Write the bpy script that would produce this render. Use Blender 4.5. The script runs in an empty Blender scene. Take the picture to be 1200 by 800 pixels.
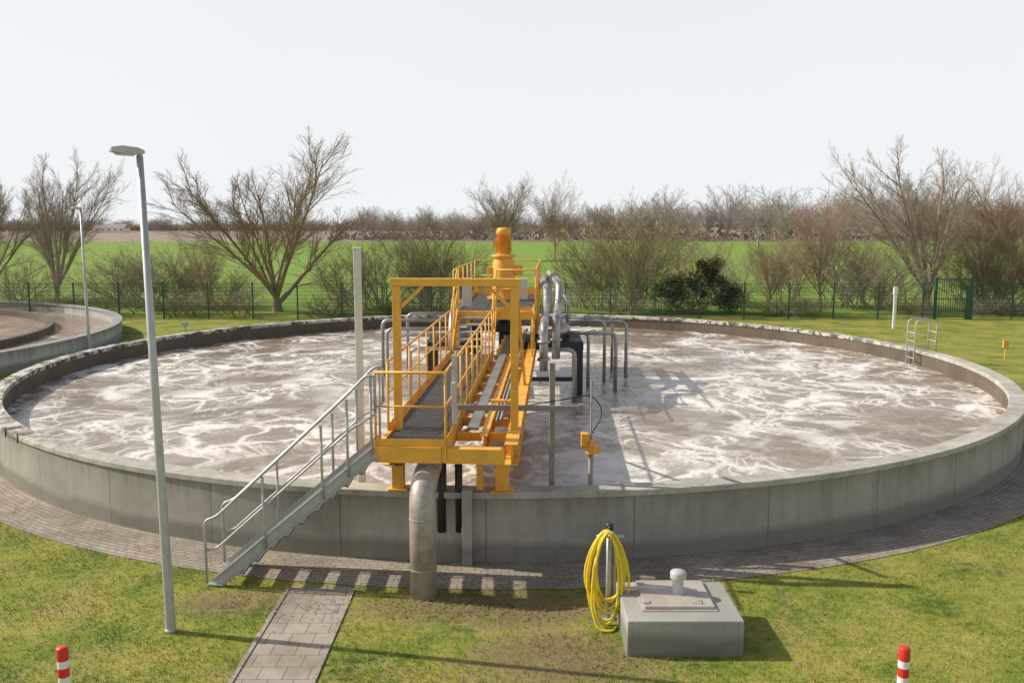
import bpy, math, random
import numpy as np
from mathutils import Vector, Matrix, Quaternion

scene = bpy.context.scene
D = bpy.data

# ------------------------------------------------------------------ helpers
class B:
    def __init__(s): s.v=[]; s.f=[]; s.m=[]; s.sm=[]
    def quadbox(s, c8, mat=0):
        o=len(s.v); s.v+= [tuple(p) for p in c8]
        for q in ((0,3,2,1),(4,5,6,7),(0,1,5,4),(1,2,6,5),(2,3,7,6),(3,0,4,7)):
            s.f.append(tuple(o+i for i in q)); s.m.append(mat); s.sm.append(False)
    def box(s, x0,x1,y0,y1,z0,z1, mat=0):
        s.quadbox([(x0,y0,z0),(x1,y0,z0),(x1,y1,z0),(x0,y1,z0),(x0,y0,z1),(x1,y0,z1),(x1,y1,z1),(x0,y1,z1)],mat)
    def beam(s, p0,p1,w,h,mat=0,up=(0,0,1)):
        p0=Vector(p0);p1=Vector(p1);d=(p1-p0).normalized();u=Vector(up)
        if abs(d.dot(u))>0.95: u=Vector((0,1,0))
        sx=d.cross(u).normalized()*w/2; uz=sx.cross(d).normalized()*h/2
        s.quadbox([p0-sx-uz,p0+sx-uz,p1+sx-uz,p1-sx-uz,p0-sx+uz,p0+sx+uz,p1+sx+uz,p1-sx+uz],mat)
    def tube(s, pts, r, n=8, mat=0, caps=True, smooth=True, closed=False):
        pts=[Vector(p) for p in pts]; N=len(pts)
        rs = r if isinstance(r,(list,tuple)) else [r]*N
        o=len(s.v); prev=None
        for i,p in enumerate(pts):
            if closed: d=(pts[(i+1)%N]-pts[i-1])
            elif i==0: d=pts[1]-pts[0]
            elif i==N-1: d=pts[-1]-pts[-2]
            else: d=(pts[i+1]-p).normalized()+(p-pts[i-1]).normalized()
            if d.length<1e-9: d=Vector((0,0,1))
            d.normalize()
            if prev is None:
                a=Vector((0,0,1)) if abs(d.z)<0.9 else Vector((1,0,0))
                x=d.cross(a).normalized()
            else:
                x=(prev-d*prev.dot(d)); 
                x=x.normalized() if x.length>1e-6 else d.orthogonal().normalized()
            prev=x; y=d.cross(x)
            for k in range(n):
                a=2*math.pi*k/n
                q=p+(x*math.cos(a)+y*math.sin(a))*rs[i]
                s.v.append((q.x,q.y,q.z))
        R = N if closed else N-1
        for i in range(R):
            i2=(i+1)%N
            for k in range(n):
                k2=(k+1)%n
                s.f.append((o+i*n+k,o+i*n+k2,o+i2*n+k2,o+i2*n+k)); s.m.append(mat); s.sm.append(smooth)
        if caps and not closed:
            s.f.append(tuple(o+k for k in range(n))[::-1]); s.m.append(mat); s.sm.append(False)
            s.f.append(tuple(o+(N-1)*n+k for k in range(n))); s.m.append(mat); s.sm.append(False)
    def lathe(s, prof, cx,cy, n=64, mat=0, smooth=True, a0=0,a1=2*math.pi):
        o=len(s.v); M=len(prof); full=abs(a1-a0-2*math.pi)<1e-6
        cnt = n if full else n+1
        for i in range(cnt):
            a=a0+(a1-a0)*i/n; c=math.cos(a); q=math.sin(a)
            for (r,z) in prof: s.v.append((cx+r*c,cy+r*q,z))
        for i in range(n):
            i2=(i+1)%cnt
            for j in range(M-1):
                s.f.append((o+i*M+j,o+i2*M+j,o+i2*M+j+1,o+i*M+j+1)); s.m.append(mat); s.sm.append(smooth)
    def obj(s, name, mats, parent=None, bevel=0, loc=None):
        me=D.meshes.new(name); me.from_pydata(s.v,[],s.f)
        if not isinstance(mats,(list,tuple)): mats=[mats]
        for m in mats: me.materials.append(m)
        me.polygons.foreach_set('material_index',s.m); me.polygons.foreach_set('use_smooth',s.sm)
        me.update()
        ob=D.objects.new(name,me); scene.collection.objects.link(ob)
        if parent: ob.parent=parent
        if loc: ob.location=loc
        if bevel:
            md=ob.modifiers.new('bevel','BEVEL'); md.width=bevel; md.segments=2; md.limit_method='ANGLE'; md.angle_limit=math.radians(50)
        return ob

def empty(name, loc=(0,0,0), rz=0):
    e=D.objects.new(name,None); e.empty_display_size=0.2; e.location=loc; e.rotation_euler=(0,0,rz)
    scene.collection.objects.link(e); return e

def rounded(pts, r, n=5):
    pts=[Vector(p) for p in pts]; out=[pts[0]]
    for i in range(1,len(pts)-1):
        a,b,c=pts[i-1],pts[i],pts[i+1]
        d1=(a-b);d2=(c-b); rr=min(r,d1.length*.49,d2.length*.49)
        p=b+d1.normalized()*rr; q=b+d2.normalized()*rr
        for k in range(n+1):
            t=k/n; out.append(p*(1-t)**2+b*2*t*(1-t)+q*t*t)
    out.append(pts[-1]); return out

# ------------------------------------------------------------------ materials
def newmat(name):
    m=D.materials.new(name); m.use_nodes=True; nt=m.node_tree
    return m, nt, nt.nodes['Principled BSDF']
def N(nt,t,**kw):
    n=nt.nodes.new(t)
    for k,v in kw.items(): setattr(n,k,v)
    return n
def L(nt,a,b): nt.links.new(a,b)
def noise(nt,vec,scale,detail=4,rough=.55,dist=0):
    n=N(nt,'ShaderNodeTexNoise'); n.inputs['Scale'].default_value=scale; n.inputs['Detail'].default_value=detail
    n.inputs['Roughness'].default_value=rough; n.inputs['Distortion'].default_value=dist
    if vec is not None: L(nt,vec,n.inputs['Vector'])
    return n.outputs['Fac']
def ramp(nt,fac,stops):
    n=N(nt,'ShaderNodeValToRGB'); cr=n.color_ramp
    while len(cr.elements)>2: cr.elements.remove(cr.elements[-1])
    for i,(p,c) in enumerate(stops):
        if isinstance(c,(int,float)): c=(c,c,c)
        e=cr.elements[i] if i<2 else cr.elements.new(p)
        e.position=p; e.color=(*c,1)
    L(nt,fac,n.inputs['Fac']); return n.outputs['Color']
def mix(nt,fac,a,b,mode='MIX'):
    n=N(nt,'ShaderNodeMix',data_type='RGBA',blend_type=mode)
    if isinstance(fac,(int,float)): n.inputs[0].default_value=fac
    else: L(nt,fac,n.inputs[0])
    for i,x in ((6,a),(7,b)):
        if isinstance(x,tuple): n.inputs[i].default_value=(*x,1)
        else: L(nt,x,n.inputs[i])
    return n.outputs[2]
def mth(nt,op,a,b=None,c=None):
    n=N(nt,'ShaderNodeMath',operation=op)
    for i,x in enumerate((a,b,c)):
        if x is None: continue
        if isinstance(x,(int,float)): n.inputs[i].default_value=x
        else: L(nt,x,n.inputs[i])
    return n.outputs[0]
def bump(nt,h,strength,dist,bs):
    n=N(nt,'ShaderNodeBump'); n.inputs['Strength'].default_value=strength; n.inputs['Distance'].default_value=dist
    L(nt,h,n.inputs['Height']); L(nt,n.outputs['Normal'],bs.inputs['Normal']); return n
def pos(nt,scale=None,loc=None):
    g=N(nt,'ShaderNodeNewGeometry'); v=g.outputs['Position']
    if scale or loc:
        m=N(nt,'ShaderNodeMapping'); L(nt,v,m.inputs[0])
        if scale: m.inputs['Scale'].default_value=scale
        if loc: m.inputs['Location'].default_value=loc
        v=m.outputs[0]
    return v

def painted(name,col,rough=.45,metal=0,dirt=.35,dcol=(.12,.09,.06),sc=3,spec=.5):
    m,nt,bs=newmat(name); p=pos(nt)
    n1=noise(nt,p,sc,5,.65); n2=noise(nt,p,sc*9,3,.6)
    f=mth(nt,'MULTIPLY',ramp(nt,n1,[(.45,0),(.72,1)]),dirt)
    c=mix(nt,f,col,dcol)
    c=mix(nt,mth(nt,'MULTIPLY',ramp(nt,n2,[(.3,0),(.8,1)]),.2),c,tuple(x*.55 for x in col))
    L(nt,c,bs.inputs['Base Color'])
    L(nt,mth(nt,'ADD',mth(nt,'MULTIPLY',n1,.3),rough-.15),bs.inputs['Roughness'])
    bs.inputs['Metallic'].default_value=metal; bs.inputs['Specular IOR Level'].default_value=spec
    return m

M_yel=painted('yellow_paint',(.84,.43,.05),.5,0,.42,(.36,.17,.05))
M_yel2=painted('orange_paint',(.82,.39,.045),.5,0,.35,(.33,.15,.04))
M_galv=painted('galvanised_steel',(.48,.49,.49),.5,.35,.35,(.22,.22,.21),4)
M_stain=painted('stainless_pipe',(.42,.41,.39),.45,.55,.7,(.18,.15,.12),2)
M_bigpipe=painted('weathered_steel_pipe',(.43,.39,.345),.55,.3,.8,(.16,.125,.09),3)
M_grat=painted('steel_grating',(.27,.265,.255),.6,.35,.4,(.1,.1,.09))
M_dark=painted('black_coated_steel',(.02,.02,.022),.5,0,.3,(.05,.045,.04))
M_post=painted('weathered_white_post',(.70,.70,.66),.6,0,.4,(.30,.29,.24),2)
M_white=painted('white_paint',(.78,.78,.76),.5,0,.25,(.4,.38,.33))
M_red=painted('red_paint',(.62,.03,.02),.45,0,.15,(.25,.05,.04))
M_green=painted('green_fence_paint',(.02,.085,.05),.5,0,.2,(.03,.05,.03))
M_hose=painted('yellow_hose_rubber',(.82,.62,.03),.45,0,.3,(.35,.25,.04),6)
M_plast=painted('grey_plastic',(.50,.50,.48),.45,0,.3,(.3,.28,.24))
M_lens=painted('lamp_glass',(.6,.62,.62),.25,0,.1,(.4,.4,.4))
M_wood=painted('grey_timber',(.30,.27,.23),.75,0,.5,(.12,.1,.08),3)

def concrete(name,cx,cy,base=(.25,.245,.215),joints=True,R=14.05,lich=0.0,top=1.05):
    m,nt,bs=newmat(name); g=pos(nt)
    sub=N(nt,'ShaderNodeVectorMath',operation='SUBTRACT'); L(nt,g,sub.inputs[0]); sub.inputs[1].default_value=(cx,cy,0)
    sep=N(nt,'ShaderNodeSeparateXYZ'); L(nt,sub.outputs[0],sep.inputs[0])
    ang=mth(nt,'ARCTAN2',sep.outputs[1],sep.outputs[0])
    arcl=mth(nt,'MULTIPLY',ang,R)
    comb=N(nt,'ShaderNodeCombineXYZ'); L(nt,arcl,comb.inputs[0]); L(nt,mth(nt,'MULTIPLY',sep.outputs[2],.12),comb.inputs[1])
    streak=noise(nt,comb.outputs[0],4,5,.72)
    big=noise(nt,g,.7,5,.62); fine=noise(nt,g,30,3,.65)
    c=mix(nt,ramp(nt,big,[(.32,0),(.66,1)]),tuple(x*.74 for x in base),tuple(x*1.14 for x in base))
    c=mix(nt,mth(nt,'MULTIPLY',ramp(nt,streak,[(.48,0),(.66,1)]),.42),c,tuple(x*.5 for x in base))
    c=mix(nt,mth(nt,'MULTIPLY',ramp(nt,fine,[(.35,1),(.55,0)]),.25),c,tuple(x*.6 for x in base))
    zf=mth(nt,'ADD',sep.outputs[2],mth(nt,'MULTIPLY',big,-.45))
    foot=ramp(nt,zf,[(0.0,1),(.14,0)])
    c=mix(nt,mth(nt,'MULTIPLY',foot,.6),c,(.09,.085,.05))
    if joints:
        tz=mth(nt,'SUBTRACT',mth(nt,'ADD',sep.outputs[2],mth(nt,'MULTIPLY',streak,.9)),top+.15)
        c=mix(nt,mth(nt,'MULTIPLY',ramp(nt,tz,[(.0,0),(.35,1)]),.5),c,(.11,.10,.075))
        fr=mth(nt,'FRACT',mth(nt,'MULTIPLY',arcl,1/2.35))
        j=mth(nt,'LESS_THAN',mth(nt,'ABSOLUTE',mth(nt,'SUBTRACT',fr,.5)),.005)
        c=mix(nt,mth(nt,'MULTIPLY',j,.65),c,(.07,.07,.06))
        wn=N(nt,'ShaderNodeTexWhiteNoise',noise_dimensions='1D'); L(nt,mth(nt,'FLOOR',mth(nt,'ADD',mth(nt,'MULTIPLY',arcl,1/2.35),.5)),wn.inputs['W'])
        c=mix(nt,mth(nt,'MULTIPLY',wn.outputs['Value'],.35),c,tuple(x*.7 for x in base))
    if lich:
        l=noise(nt,g,3.0,6,.78)
        side=mth(nt,'SUBTRACT',mth(nt,'MULTIPLY',sep.outputs[1],.05),mth(nt,'MULTIPLY',sep.outputs[0],.03))
        rear=ramp(nt,mth(nt,'ADD',side,.5),[(.1,.2),(.45,1)])
        l2=noise(nt,pos(nt,loc=(7,3,1)),3.4,6,.75)
        c=mix(nt,mth(nt,'MULTIPLY',mth(nt,'MULTIPLY',ramp(nt,l2,[(.44,0),(.52,1)]),rear),.9),c,(.60,.57,.49))
        d=mth(nt,'MULTIPLY',ramp(nt,l,[(.485,0),(.53,1)]),rear)
        c=mix(nt,mth(nt,'MULTIPLY',d,.92),c,(.028,.027,.018))
    L(nt,c,bs.inputs['Base Color']); bs.inputs['Roughness'].default_value=.85
    bump(nt,fine,.25,.01,bs)
    return m

TC=(-.15,27.6); R=14.05
T2=(-34.0,36.0); R2=16.7
M_wall=concrete('tank_concrete',*TC,base=(.38,.36,.305))
M_cap=concrete('tank_rim_concrete',*TC,base=(.45,.43,.37),joints=False,lich=1)
M_wall2=concrete('second_tank_concrete',*T2,base=(.44,.45,.45),R=R2,top=.75)
M_box=concrete('box_concrete',2.1,11,base=(.40,.39,.35),joints=False)
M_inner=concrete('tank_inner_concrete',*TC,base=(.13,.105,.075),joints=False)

def brick(name,vecf,c1,c2,mortar,bw,bh):
    m,nt,bs=newmat(name); v=vecf(nt)
    b=N(nt,'ShaderNodeTexBrick'); L(nt,v,b.inputs['Vector'])
    b.inputs['Color1'].default_value=(*c1,1); b.inputs['Color2'].default_value=(*c2,1); b.inputs['Mortar'].default_value=(*mortar,1)
    b.inputs['Scale'].default_value=1; b.inputs['Brick Width'].default_value=bw; b.inputs['Row Height'].default_value=bh
    b.inputs['Mortar Size'].default_value=.007; b.inputs['Mortar Smooth'].default_value=.3; b.inputs['Bias'].default_value=0
    n1=noise(nt,pos(nt),1.1,6,.65); n2=noise(nt,pos(nt),25,4,.6)
    c=mix(nt,mth(nt,'MULTIPLY',ramp(nt,n1,[(.42,0),(.66,1)]),.6),b.outputs['Color'],(.12,.105,.06))
    c=mix(nt,mth(nt,'MULTIPLY',n2,.4),c,tuple(x*.4 for x in c1))
    L(nt,c,bs.inputs['Base Color']); bs.inputs['Roughness'].default_value=.9
    bump(nt,mth(nt,'MULTIPLY',b.outputs['Fac'],-1),.5,.01,bs)
    return m
def polar(nt):
    sub=N(nt,'ShaderNodeVectorMath',operation='SUBTRACT'); L(nt,pos(nt),sub.inputs[0]); sub.inputs[1].default_value=(*TC,0)
    sep=N(nt,'ShaderNodeSeparateXYZ'); L(nt,sub.outputs[0],sep.inputs[0])
    a=mth(nt,'MULTIPLY',mth(nt,'ARCTAN2',sep.outputs[1],sep.outputs[0]),14.5)
    r=mth(nt,'POWER',mth(nt,'ADD',mth(nt,'MULTIPLY',sep.outputs[0],sep.outputs[0]),mth(nt,'MULTIPLY',sep.outputs[1],sep.outputs[1])),.5)
    c=N(nt,'ShaderNodeCombineXYZ'); L(nt,a,c.inputs[0]); L(nt,r,c.inputs[1]); return c.outputs[0]
M_pave=brick('ring_pavers',polar,(.42,.355,.29),(.31,.265,.225),(.11,.10,.065),.21,.105)
M_path=brick('path_pavers',lambda nt:pos(nt),(.45,.39,.325),(.37,.325,.275),(.16,.14,.09),.30,.30)

def grassmat(name,cols,blades=False,soil=True):
    m,nt,bs=newmat(name); p=pos(nt)
    n1=noise(nt,p,.7,6,.7); n2=noise(nt,p,7,4,.7); n3=noise(nt,p,45,3,.7)
    s=mth(nt,'ADD',mth(nt,'MULTIPLY',n1,.55),mth(nt,'ADD',mth(nt,'MULTIPLY',n2,.27),mth(nt,'MULTIPLY',n3,.18)))
    c=ramp(nt,s,[(.40,cols[0]),(.60,cols[3]),(.47,cols[1]),(.53,cols[2])])
    if soil:
        sep=N(nt,'ShaderNodeSeparateXYZ'); L(nt,p,sep.inputs[0])
        def blob(cx,cy,kx,ky):
            dx=mth(nt,'MULTIPLY',mth(nt,'SUBTRACT',sep.outputs[0],cx),kx); dy=mth(nt,'MULTIPLY',mth(nt,'SUBTRACT',sep.outputs[1],cy),ky)
            return mth(nt,'ADD',mth(nt,'MULTIPLY',dx,dx),mth(nt,'MULTIPLY',dy,dy))
        rr=mth(nt,'MINIMUM',blob(-.2,11.9,.42,1.1),mth(nt,'MINIMUM',blob(.6,10.4,.6,1.0),blob(-3.9,12.0,.9,1.6)))
        w=mth(nt,'SUBTRACT',mth(nt,'ADD',mth(nt,'MULTIPLY',n2,.9),mth(nt,'MULTIPLY',n1,.9)),mth(nt,'MULTIPLY',rr,.45))
        wf=ramp(nt,w,[(.55,0),(.88,1)])
        c=mix(nt,mth(nt,'MULTIPLY',wf,.9 if not blades else .6),c,(.20,.145,.085))
        w2=ramp(nt,mth(nt,'ADD',mth(nt,'MULTIPLY',n2,.5),mth(nt,'MULTIPLY',noise(nt,pos(nt,loc=(9,4,0)),.9,5,.7),.5)),[(.52,0),(.60,1)])
        c=mix(nt,mth(nt,'MULTIPLY',w2,.7),c,(.30,.235,.105))
    L(nt,c,bs.inputs['Base Color']); bs.inputs['Roughness'].default_value=.9; bs.inputs['Specular IOR Level'].default_value=.15
    if not blades and soil: bump(nt,n2,.6,.04,bs)
    return m
LC=[(.09,.125,.022),(.17,.205,.035),(.25,.255,.05),(.33,.28,.085)]
M_lawn=grassmat('lawn_grass',LC)
M_blade=grassmat('grass_blades',[(.11,.16,.024),(.20,.25,.04),(.31,.31,.065),(.42,.36,.12)],True)
M_field=grassmat('field_grass',[(.14,.225,.03),(.165,.26,.038),(.185,.28,.046),(.21,.29,.065)],False,False)
M_plough=grassmat('far_field',[(.22,.18,.14),(.27,.21,.165),(.31,.24,.19),(.31,.26,.19)],False,False)

def water(name,c,rad,dark=(.155,.112,.075),foam=(.85,.82,.76),amt=0.0):
    m,nt,bs=newmat(name); p=pos(nt)
    sub=N(nt,'ShaderNodeVectorMath',operation='SUBTRACT'); L(nt,p,sub.inputs[0]); sub.inputs[1].default_value=(c[0],c[1],0)
    def warp(src,scale,amp,detail):
        w=N(nt,'ShaderNodeTexNoise'); w.inputs['Scale'].default_value=scale; w.inputs['Detail'].default_value=detail; w.inputs['Roughness'].default_value=.5; L(nt,src,w.inputs['Vector'])
        ws=N(nt,'ShaderNodeVectorMath',operation='SUBTRACT'); L(nt,w.outputs['Color'],ws.inputs[0]); ws.inputs[1].default_value=(.5,.5,.5)
        sc=N(nt,'ShaderNodeVectorMath',operation='SCALE'); L(nt,ws.outputs[0],sc.inputs[0]); sc.inputs['Scale'].default_value=amp
        ad=N(nt,'ShaderNodeVectorMath',operation='ADD'); L(nt,src,ad.inputs[0]); L(nt,sc.outputs[0],ad.inputs[1]); return ad.outputs[0]
    wv=warp(warp(sub.outputs[0],.35,3.0,2),1.6,.75,3)
    mp=N(nt,'ShaderNodeMapping'); L(nt,wv,mp.inputs[0]); mp.inputs['Scale'].default_value=(1,.8,0); wv=mp.outputs[0]
    def vor(s):
        v=N(nt,'ShaderNodeTexVoronoi',feature='DISTANCE_TO_EDGE'); v.inputs['Scale'].default_value=s; L(nt,wv,v.inputs['Vector']); return v.outputs['Distance']
    fine=noise(nt,sub.outputs[0],10,3,.65)
    fc=mth(nt,'SUBTRACT',fine,.5)
    e1=mth(nt,'ADD',vor(.70),mth(nt,'MULTIPLY',fc,.12))
    e2=mth(nt,'ADD',vor(1.9),mth(nt,'MULTIPLY',fc,.2))
    l1=ramp(nt,e1,[(.0,1),(.085,0)]); l2=ramp(nt,e2,[(.0,1),(.12,0)])
    big=noise(nt,pos(nt,loc=(3,1,0)),.20,3,.6,1.2)
    mask=ramp(nt,big,[(.39-amt,0),(.54-amt,1)])
    mid=ramp(nt,noise(nt,wv,.8,3,.5),[(.40,0),(.56,1)])
    patch=ramp(nt,mth(nt,'ADD',noise(nt,wv,1.1,5,.6),mth(nt,'MULTIPLY',fine,.25)),[(.65,0),(.73,1)])
    f=mth(nt,'MAXIMUM',mth(nt,'MULTIPLY',l1,.9),mth(nt,'MULTIPLY',mth(nt,'MULTIPLY',l2,.85),mid))
    f=mth(nt,'MAXIMUM',f,mth(nt,'MULTIPLY',patch,.85))
    f=mth(nt,'MULTIPLY',f,mth(nt,'ADD',mth(nt,'MULTIPLY',mask,.82),.16))
    base=mix(nt,ramp(nt,noise(nt,sub.outputs[0],.6,5,.65),[(.32,0),(.68,1)]),dark,tuple(x*1.8 for x in dark))
    base=mix(nt,mth(nt,'MULTIPLY',mask,.16),base,foam)
    col=mix(nt,f,base,foam)
    L(nt,col,bs.inputs['Base Color']); bs.inputs['Specular IOR Level'].default_value=.5
    L(nt,mth(nt,'ADD',mth(nt,'MULTIPLY',f,.6),.10),bs.inputs['Roughness'])
    rp=noise(nt,sub.outputs[0],2.8,5,.65,.3)
    bump(nt,rp,.5,.08,bs)
    return m
M_water=water('aerated_water',TC,R)
M_water2=water('settling_water',T2,R2,dark=(.22,.155,.10),amt=-.14)

def bark(name,c1,c2):
    m,nt,bs=newmat(name)
    oi=N(nt,'ShaderNodeObjectInfo')
    n=noise(nt,pos(nt,scale=(1,1,.3)),2.0,2,.7)
    c=mix(nt,ramp(nt,n,[(.3,0),(.7,1)]),c1,c2)
    c=mix(nt,mth(nt,'MULTIPLY',oi.outputs['Random'],.3),c,tuple(x*.7 for x in c1))
    L(nt,c,bs.inputs['Base Color']); bs.inputs['Roughness'].default_value=1; bs.inputs['Specular IOR Level'].default_value=0
    return m
M_bark=bark('bark_brown',(.27,.225,.17),(.37,.31,.235))
M_barkg=bark('bark_golden',(.28,.22,.14),(.38,.305,.195))
M_barkr=bark('bark_reddish',(.32,.225,.165),(.40,.29,.22))
M_barkolive=bark('bark_olive',(.27,.24,.14),(.35,.305,.18))
M_barkhaze=bark('bark_distant_haze',(.34,.295,.265),(.42,.36,.325))  # far trees: atmospheric haze painted in as a lighter bark colour
M_leaf=bark('evergreen_leaf',(.05,.05,.024),(.11,.10,.05))
M_roof=bark('roof_tiles',(.33,.31,.30),(.40,.37,.35))

# ------------------------------------------------------------------ camera, light, sky
cam=D.cameras.new('camera'); camo=D.objects.new('camera',cam); scene.collection.objects.link(camo)
cam.lens=31.5; cam.sensor_width=36; cam.clip_end=6000; cam.clip_start=.1
camo.location=(0,0,5.3); camo.rotation_euler=(math.radians(90-7.49),0,0)
scene.camera=camo
EL=math.radians(37); az=Vector((-.97,.20)).normalized()
tosun=Vector((az.x*math.cos(EL),az.y*math.cos(EL),math.sin(EL)))
sl=D.lights.new('sun','SUN'); sl.energy=5.0; sl.angle=math.radians(.5); sl.color=(1,.93,.81)
so=D.objects.new('sun',sl); scene.collection.objects.link(so); so.rotation_euler=(-tosun).to_track_quat('-Z','Y').to_euler(); so.location=(-30,10,30)
w=D.worlds.new('World'); scene.world=w; w.use_nodes=True; nt=w.node_tree; bg=nt.nodes['Background']
sk=N(nt,'ShaderNodeTexSky',sky_type='NISHITA'); sk.sun_disc=False; sk.sun_elevation=EL; sk.sun_rotation=math.atan2(az.x,az.y)
sk.dust_density=3; sk.air_density=1.0
tc=N(nt,'ShaderNodeTexCoord'); sp=N(nt,'ShaderNodeSeparateXYZ'); L(nt,tc.outputs['Generated'],sp.inputs[0])
hf=ramp(nt,sp.outputs[2],[(0.0,.98),(1.0,.0),(.25,.88),(.5,.25)])
cl=noise(nt,tc.outputs['Generated'],2.2,4,.5)
hz=mix(nt,cl,(7.8,8.15,8.5),(8.5,8.6,8.65))
L(nt,mix(nt,hf,sk.outputs[0],hz),bg.inputs['Color']); bg.inputs['Strength'].default_value=.112
scene.view_settings.view_transform='Standard'; scene.view_settings.look='None'; scene.view_settings.exposure=0

# ------------------------------------------------------------------ ground
def sheet(name,x0,x1,y0,y1,z,mat):
    b=B(); b.v=[(x0,y0,z),(x1,y0,z),(x1,y1,z),(x0,y1,z)]; b.f=[(0,1,2,3)]; b.m=[0]; b.sm=[False]; return b.obj(name,mat)
sheet('ground',-3000,3000,-200,5000,0,M_lawn)
sheet('green_field',-600,800,52.5,264,.02,M_field)
sheet('brown_field',-900,900,264,900,.03,M_plough)
sheet('paved_path',-3.25,-2.35,-2,12.62,.006,M_path)
b=B(); b.lathe([(R-.1,.010),(R+1.05,.010)],*TC,n=200); b.obj('ring_pavement',M_pave)
b=B()
for (x0,x1) in ((-3.31,-3.25),(-2.35,-2.29)): b.box(x0,x1,-2,12.5,-.05,.02)
b.obj('path_edging',M_path)

# ------------------------------------------------------------------ main tank
tank=empty('round_treatment_tank')
b=B(); b.lathe([(R-.32,1.03),(R-.32,-.2)],*TC,n=240); b.obj('inner_wall',M_inner,tank)
b=B(); b.lathe([(R,-.2),(R,1.05)],*TC,n=240); b.obj('outer_wall',M_wall,tank)
b=B(); b.lathe([(R,1.05),(R+.03,1.05),(R+.035,1.06),(R+.035,1.14),(R+.025,1.15),(R-.345,1.15),(R-.355,1.14),(R-.355,1.04),(R-.32,1.03)],*TC,n=240,smooth=False); b.obj('rim_cap',M_cap,tank)
def disc(name,c,rad,z,mat,parent=None,n=128,rings=30,amp=0.0,seed=1):
    b=B(); b.v.append((c[0],c[1],z)); rnd=random.Random(seed)
    for i in range(1,rings+1):
        r=rad*i/rings
        for k in range(n):
            a=2*math.pi*k/n; b.v.append((c[0]+r*math.cos(a),c[1]+r*math.sin(a),z+amp*rnd.uniform(-1,1)))
    for k in range(n): b.f.append((0,1+k,1+(k+1)%n))
    for i in range(rings-1):
        for k in range(n):
            o=1+i*n; b.f.append((o+k,o+n+k,o+n+(k+1)%n,o+(k+1)%n))
    b.m=[0]*len(b.f); b.sm=[True]*len(b.f); return b.obj(name,mat,parent)
disc('tank_water',TC,R-.3,.62,M_water,amp=.008,rings=60,n=220)
b=B(); b.box(-.78,-.62,13.40,13.56,0,1.22); b.obj('wall_channel',M_box,tank,.01)
b=B()
for a in (214,224,227):
    t=math.radians(a); x=TC[0]+(R+.05)*math.cos(t); y=TC[1]+(R+.05)*math.sin(t)
    b.tube([(x,y,1.0),(x,y,1.2)],.012,6)
    b.beam((x,y,1.17),(x-.3*math.cos(t),y-.3*math.sin(t),1.17),.03,.012)
b.obj('rim_clips',M_dark,tank)

tank2=empty('second_round_tank')
b=B(); b.lathe([(R2,-.1),(R2,.74),(R2+.04,.74),(R2+.04,.82),(R2-.34,.82),(R2-.34,.74),(R2-.3,.72),(R2-.3,.1)],*T2,n=200,smooth=False); b.obj('outer_wall',M_wall2,tank2)
b=B(); b.lathe([(13.8,.1),(13.8,.72),(13.5,.72),(13.5,.1)],*T2,n=200,smooth=False); b.obj('inner_weir_wall',M_inner,tank2)
disc('second_tank_water',T2,R2-.29,.42,M_water2,rings=10)
b=B(); x,y=-20.4,33.2
b.tube([(x,y,.4),(x,y,1.25)],.05,8); b.box(x-.14,x+.14,y-.12,y+.12,.95,1.3); b.tube([(x-.25,y,1.12),(x+.25,y,1.12)],.07,8)
b.obj('valve_actuator',M_yel2,None,.01)

# ------------------------------------------------------------------ access bridge
BR=empty('yellow_access_bridge',(-1.0,12.65,0),-math.atan(.05))
ZD=2.08
b=B()
x=-.90
while x<-.03:
    b.box(x-.003,x+.003,.03,9.5,ZD-.030,ZD); x+=.038
y=.03
while y<9.5:
    b.box(-.91,-.03,y-.004,y+.004,ZD-.026,ZD-.004); y+=.1
b.obj('deck_grating',M_grat,BR)
b=B()
b.box(-.99,-.92,0,9.6,ZD-.22,ZD+.02); b.box(-.02,.05,0,9.6,ZD-.22,ZD+.02)
b.box(-.918,-.022,-.03,.03,ZD-.22,ZD+.015)
for k in range(1,10): b.box(-.918,-.022,k*1.0-.03,k*1.0+.03,ZD-.16,ZD-.045)
def ibeam(x,y0,y1,z0,z1,wd=.16):
    b.box(x-wd/2,x+wd/2,y0,y1,z0,z0+.02); b.box(x-wd/2,x+wd/2,y0,y1,z1-.02,z1); b.box(x-.008,x+.008,y0,y1,z0+.021,z1-.021)
    yy=y0+.5
    while yy<y1: b.box(x-wd/2+.01,x+wd/2-.01,yy-.006,yy+.006,z0+.022,z1-.022); yy+=1.2
ibeam(-.955,.9,15.2,ZD-.52,ZD-.225)
ibeam(.98,.2,15.2,ZD-.30,ZD+.02,.20)
ibeam(.52,.9,15.2,ZD-.30,ZD-.02,.12)
b.box(-.80,.87,.92,1.10,ZD-.45,ZD-.24)
b.box(.052,.878,.03,.20,ZD-.24,ZD-.02)
for k in range(0,13):
    y=1.3+k*1.05
    b.box(.055,.455,y-.035,y+.035,ZD-.20,ZD-.06); b.box(.585,.875,y-.035,y+.035,ZD-.20,ZD-.06)
    if k%2==0:
        b.beam((.1,y+.05,ZD-.10),(.44,y+1.0,ZD-.10),.05,.05)
    else: b.beam((.44,y+.05,ZD-.10),(.1,y+1.0,ZD-.10),.05,.05)
b.box(-.93,-.75,.95,1.13,1.181,ZD-.53); b.box(-.99,-.69,.90,1.18,1.152,1.18)
b.box(.70,.90,.90,1.12,1.181,ZD-.305); b.box(.62,.98,.85,1.18,1.152,1.178)
b.box(.40,.50,.94,1.02,1.18,ZD-.46)
b.obj('girders',M_yel,BR,.004)
b=B()
b.box(-.86-.06,-.86+.06,1.16,1.28,1.18,4.34); b.box(.98-.06,.98+.06,1.16,1.28,ZD+.021,4.34)
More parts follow.
